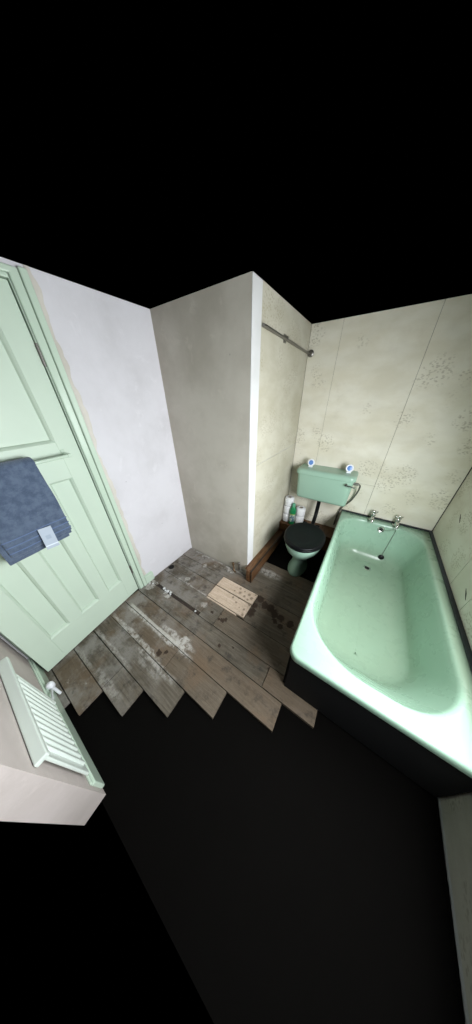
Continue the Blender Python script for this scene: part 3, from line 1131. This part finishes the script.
BX = 0.848
def slope(name, x0, x1, y0, y1, z0, za, zb, mat='brown_wood', bev=0.002):
    bm = bmesh.new()
    v = bm_box(bm, (x0 - XS, y0, z0 if z0 is not None else za - 0.008), (x1 - XS, y1, za))
    for q in v:
        if q.co.y > (y0 + y1) / 2:
            if q.co.z > za - 0.001:
                q.co.z = zb
            elif z0 is None:
                q.co.z = zb - 0.008
    return bevel_mod(from_bm(name, bm, mat, trm), bev)


slope('front_board', BX - 0.016, BX, -0.062, 0.765, 0.0, 0.136, 0.082)
wbx('end_board', (XS + 0.026, -0.068, 0.0), (BX - 0.017, -0.052, 0.140))
slope('top_board', XS + 0.001, BX - 0.017, -0.051, 0.765, None, 0.140, 0.086)
slope('black_edging', BX - 0.013, BX + 0.002, -0.066, 0.765, None, 0.145, 0.091, 'dark_wood')
wbx('black_edging', (BX - 0.006, -0.070, 0.0), (BX + 0.002, -0.0625, 0.136), 'dark_wood')
tl = tag(empty('trim_3', (XS, 0.78, 0)), kind='structure')


def lbx(name, lo, hi, mat='brown_wood', bev=0.002):
    return box(name, (lo[0] - XS, lo[1] - 0.78, lo[2]), (hi[0] - XS, hi[1] - 0.78, hi[2]), mat, tl, bev)


lbx('ledge_front', (XS + 0.002, 0.772, 0.0), (1.372, 0.788, 0.186))
lbx('ledge_top', (XS + 0.002, 0.765, 0.187), (1.372, YB - 0.002, 0.200))

# toilet rolls in two stacks on the ledge


def roll(x, y, z, lab, rz=0.0, dx=0.0):
    o = empty('toilet_roll', (x + dx, y, z), rz)
    tag(o, lab, 'toilet roll', 'toilet rolls on the wooden ledge')
    bm = bmesh.new()
    seg = 30
    prof = [(0.0215, 0.0), (0.043, 0.0), (0.050, 0.005), (0.0535, 0.014), (0.0535, 0.093), (0.050, 0.101), (0.043, 0.106), (0.0215, 0.106)]
    rs = []
    for r, zz in prof:
        rs.append([((r + (0.0012 * noise.noise(Vector((math.cos(a) * 2, math.sin(a) * 2, zz * 25 + x * 9 + z * 40))) if r > 0.04 else 0)) * math.cos(a),
                    (r + (0.0012 * noise.noise(Vector((math.cos(a) * 2, math.sin(a) * 2, zz * 25 + x * 9 + z * 40))) if r > 0.04 else 0)) * math.sin(a), zz)
                   for a in [2 * math.pi * k / seg for k in range(seg)]])
    rs.append(rs[0])
    rings(bm, rs, False, False)
    bmesh.ops.remove_doubles(bm, verts=bm.verts, dist=1e-6)
    sharp(from_bm('paper', bm, 'roll_paper', o, True), 40)
    bm = bmesh.new()
    prof = [(0.0185, 0.001), (0.0212, 0.001), (0.0212, 0.105), (0.0185, 0.105)]
    rs = [[(r * math.cos(2 * math.pi * k / 20), r * math.sin(2 * math.pi * k / 20), zz) for k in range(20)] for r, zz in prof]
    rs.append(rs[0])
    rings(bm, rs, False, False)
    bmesh.ops.remove_doubles(bm, verts=bm.verts, dist=1e-6)
    sharp(from_bm('card_core', bm, 'card', o, True), 40)
    return o


for k, lab in enumerate(('white toilet roll at the bottom of the taller stack, against the papered side wall',
                         'white toilet roll in the middle of the taller stack, against the papered side wall',
                         'white toilet roll on top of the taller stack, against the papered side wall')):
    roll(0.823, 0.855, 0.2005 + 0.1065 * k, lab, k * 1.1, (0, 0.0015, 0.004)[k])
for k, lab in enumerate(('white toilet roll at the bottom of the shorter stack, behind the green bottle',
                         'white toilet roll on top of the shorter stack, under the cistern')):
    roll(0.968, 0.872, 0.2005 + 0.1065 * k, lab, k * 0.8 + 2, (0, 0.001)[k])
bt = empty('cleaner_bottle', (0.900, 0.806, 0.2003))
tag(bt, 'green plastic cleaner bottle with a printed label standing before the toilet rolls', 'bottle')


def bring(rx, ry, z, n=24):
    return [(rx * math.cos(2 * math.pi * k / n), ry * math.sin(2 * math.pi * k / n), z) for k in range(n)]


bm = bmesh.new()
rings(bm, [bring(0.030, 0.024, 0.0), bring(0.034, 0.027, 0.006), bring(0.034, 0.027, 0.050), bring(0.0335, 0.0265, 0.14), bring(0.036, 0.028, 0.155),
           bring(0.036, 0.028, 0.185), bring(0.030, 0.024, 0.212), bring(0.019, 0.017, 0.232), bring(0.016, 0.015, 0.240)])
from_bm('bottle_body', bm, 'bottle_green', bt, True)
bm = bmesh.new()
rings(bm, [bring(0.0348, 0.0278, 0.045), bring(0.0348, 0.0278, 0.05), bring(0.0343, 0.0273, 0.14), bring(0.0343, 0.0273, 0.143)], False, False)
from_bm('bottle_label', bm, 'bottle_label', bt, True)
lathe('bottle_cap', [(0.017, 0.238), (0.019, 0.242), (0.018, 0.268), (0.014, 0.276)], (0, 0, 0), 'bottle_cap', bt, 20)

# ------------------------------------------------------------------ curtain rod fixed at the corner
cr_ = empty('curtain_rod', (XS + 0.03, YB, 1.84))
tag(cr_, 'thin dark metal rod fixed high in the papered corner beside the boxed block', 'rod')


def LC(v):
    return (v[0] - XS - 0.03, v[1] - YB, v[2] - 1.84)


tube('rod', [LC((XS + 0.014, YB - 0.004, 1.838)), LC((XS + 0.014, 0.10, 1.862))], 0.0085, 'dull_metal', cr_)
lathe('wall_flange', [(0.026, 0.0), (0.026, 0.006), (0.016, 0.012), (0.014, 0.026)], LC((XS + 0.0265, YB - 0.0005, 1.838)), 'dull_metal', cr_, 18,
      Matrix.Rotation(R(90), 4, 'X'))
box('bracket', LC((XS + 0.001, 0.43, 1.845)), LC((XS + 0.026, 0.452, 1.868)), 'dull_metal', cr_, 0.003)
box('bracket_plate', LC((XS + 0.0003, 0.42, 1.835)), LC((XS + 0.004, 0.462, 1.880)), 'dull_metal', cr_, 0.001)

# ------------------------------------------------------------------ cut-off pipe stubs at the foot of the grey wall
for i, (x, lab, hgt) in enumerate(((0.612, 'bent copper pipe stub with a brass cap at the grey wall foot', 0.085),
                                   (0.680, 'dark capped pipe stub at the grey wall foot beside the wooden boxing', 0.125))):
    st = empty('pipe_stub', (x, -0.02, 0.0))
    tag(st, lab, 'pipe', 'pipe stubs at the wall foot')
    mt = 'copper' if i == 0 else 'dull_metal'
    if i == 0:
        pts = [(0.0, 0.001, hgt), (0.002, -0.002, hgt * 0.75), (0.012, -0.006, 0.035), (0.022, -0.018, 0.014), (0.045, -0.022, 0.010)]
    else:
        pts = [(0.0, 0.001, hgt), (0.001, 0.0, hgt * 0.6), (0.006, -0.002, 0.045), (0.018, 0.004, 0.036), (0.050, 0.006, 0.034)]
    tube('pipe', curve_pts(pts, 6), 0.0085, mt, st, 12)
    lathe('pipe_cap', [(0.0135, -0.014), (0.0135, 0.004), (0.010, 0.012), (0.006, 0.014)], (0.0, 0.001, hgt), 'copper' if i == 0 else 'dull_metal', st, 8)

# ------------------------------------------------------------------ radiator on the near wall
rd = empty('radiator', (0.42, YN, 0.0))
tag(rd, 'pale green panel radiator with vertical ribs beside the open door', 'radiator')
rx0, rx1, rz0, rz1 = 0.0, 0.40, 0.17, 0.545
box('panel', (rx0, 0.012, rz0), (rx1, 0.022, rz1 - 0.004), 'radiator_paint', rd, 0.003)
k = 0
x = rx0 + 0.022
while x < rx1 - 0.02:
    bm = bmesh.new()
    rings(bm, [[(x - 0.010, 0.021, z), (x - 0.006, 0.030, z), (x + 0.006, 0.030, z), (x + 0.010, 0.021, z)] for z in (rz0 + 0.03, rz1 - 0.03)])
    bevel_mod(from_bm('rib', bm, 'radiator_paint', rd), 0.002)
    x += 0.034
box('top_rail', (rx0 - 0.075, 0.002, rz1), (rx1 + 0.02, 0.036, rz1 + 0.022), 'radiator_paint', rd, 0.004)
box('end_upright', (rx0, 0.006, rz0), (rx0 + 0.012, 0.030, rz1), 'radiator_paint', rd, 0.003)
tube('valve_pipe', [(-0.150, 0.030, -0.02), (-0.150, 0.030, 0.10)], 0.0075, 'white_plastic', rd)
lathe('valve', [(0.012, 0.0), (0.017, 0.005), (0.018, 0.034), (0.013, 0.044), (0.006, 0.047)], (-0.150, 0.030, 0.092), 'white_plastic', rd, 18)
tube('valve_tail', [(-0.150, 0.030, 0.098), (0.005, 0.020, 0.185)], 0.005, 'white_plastic', rd)
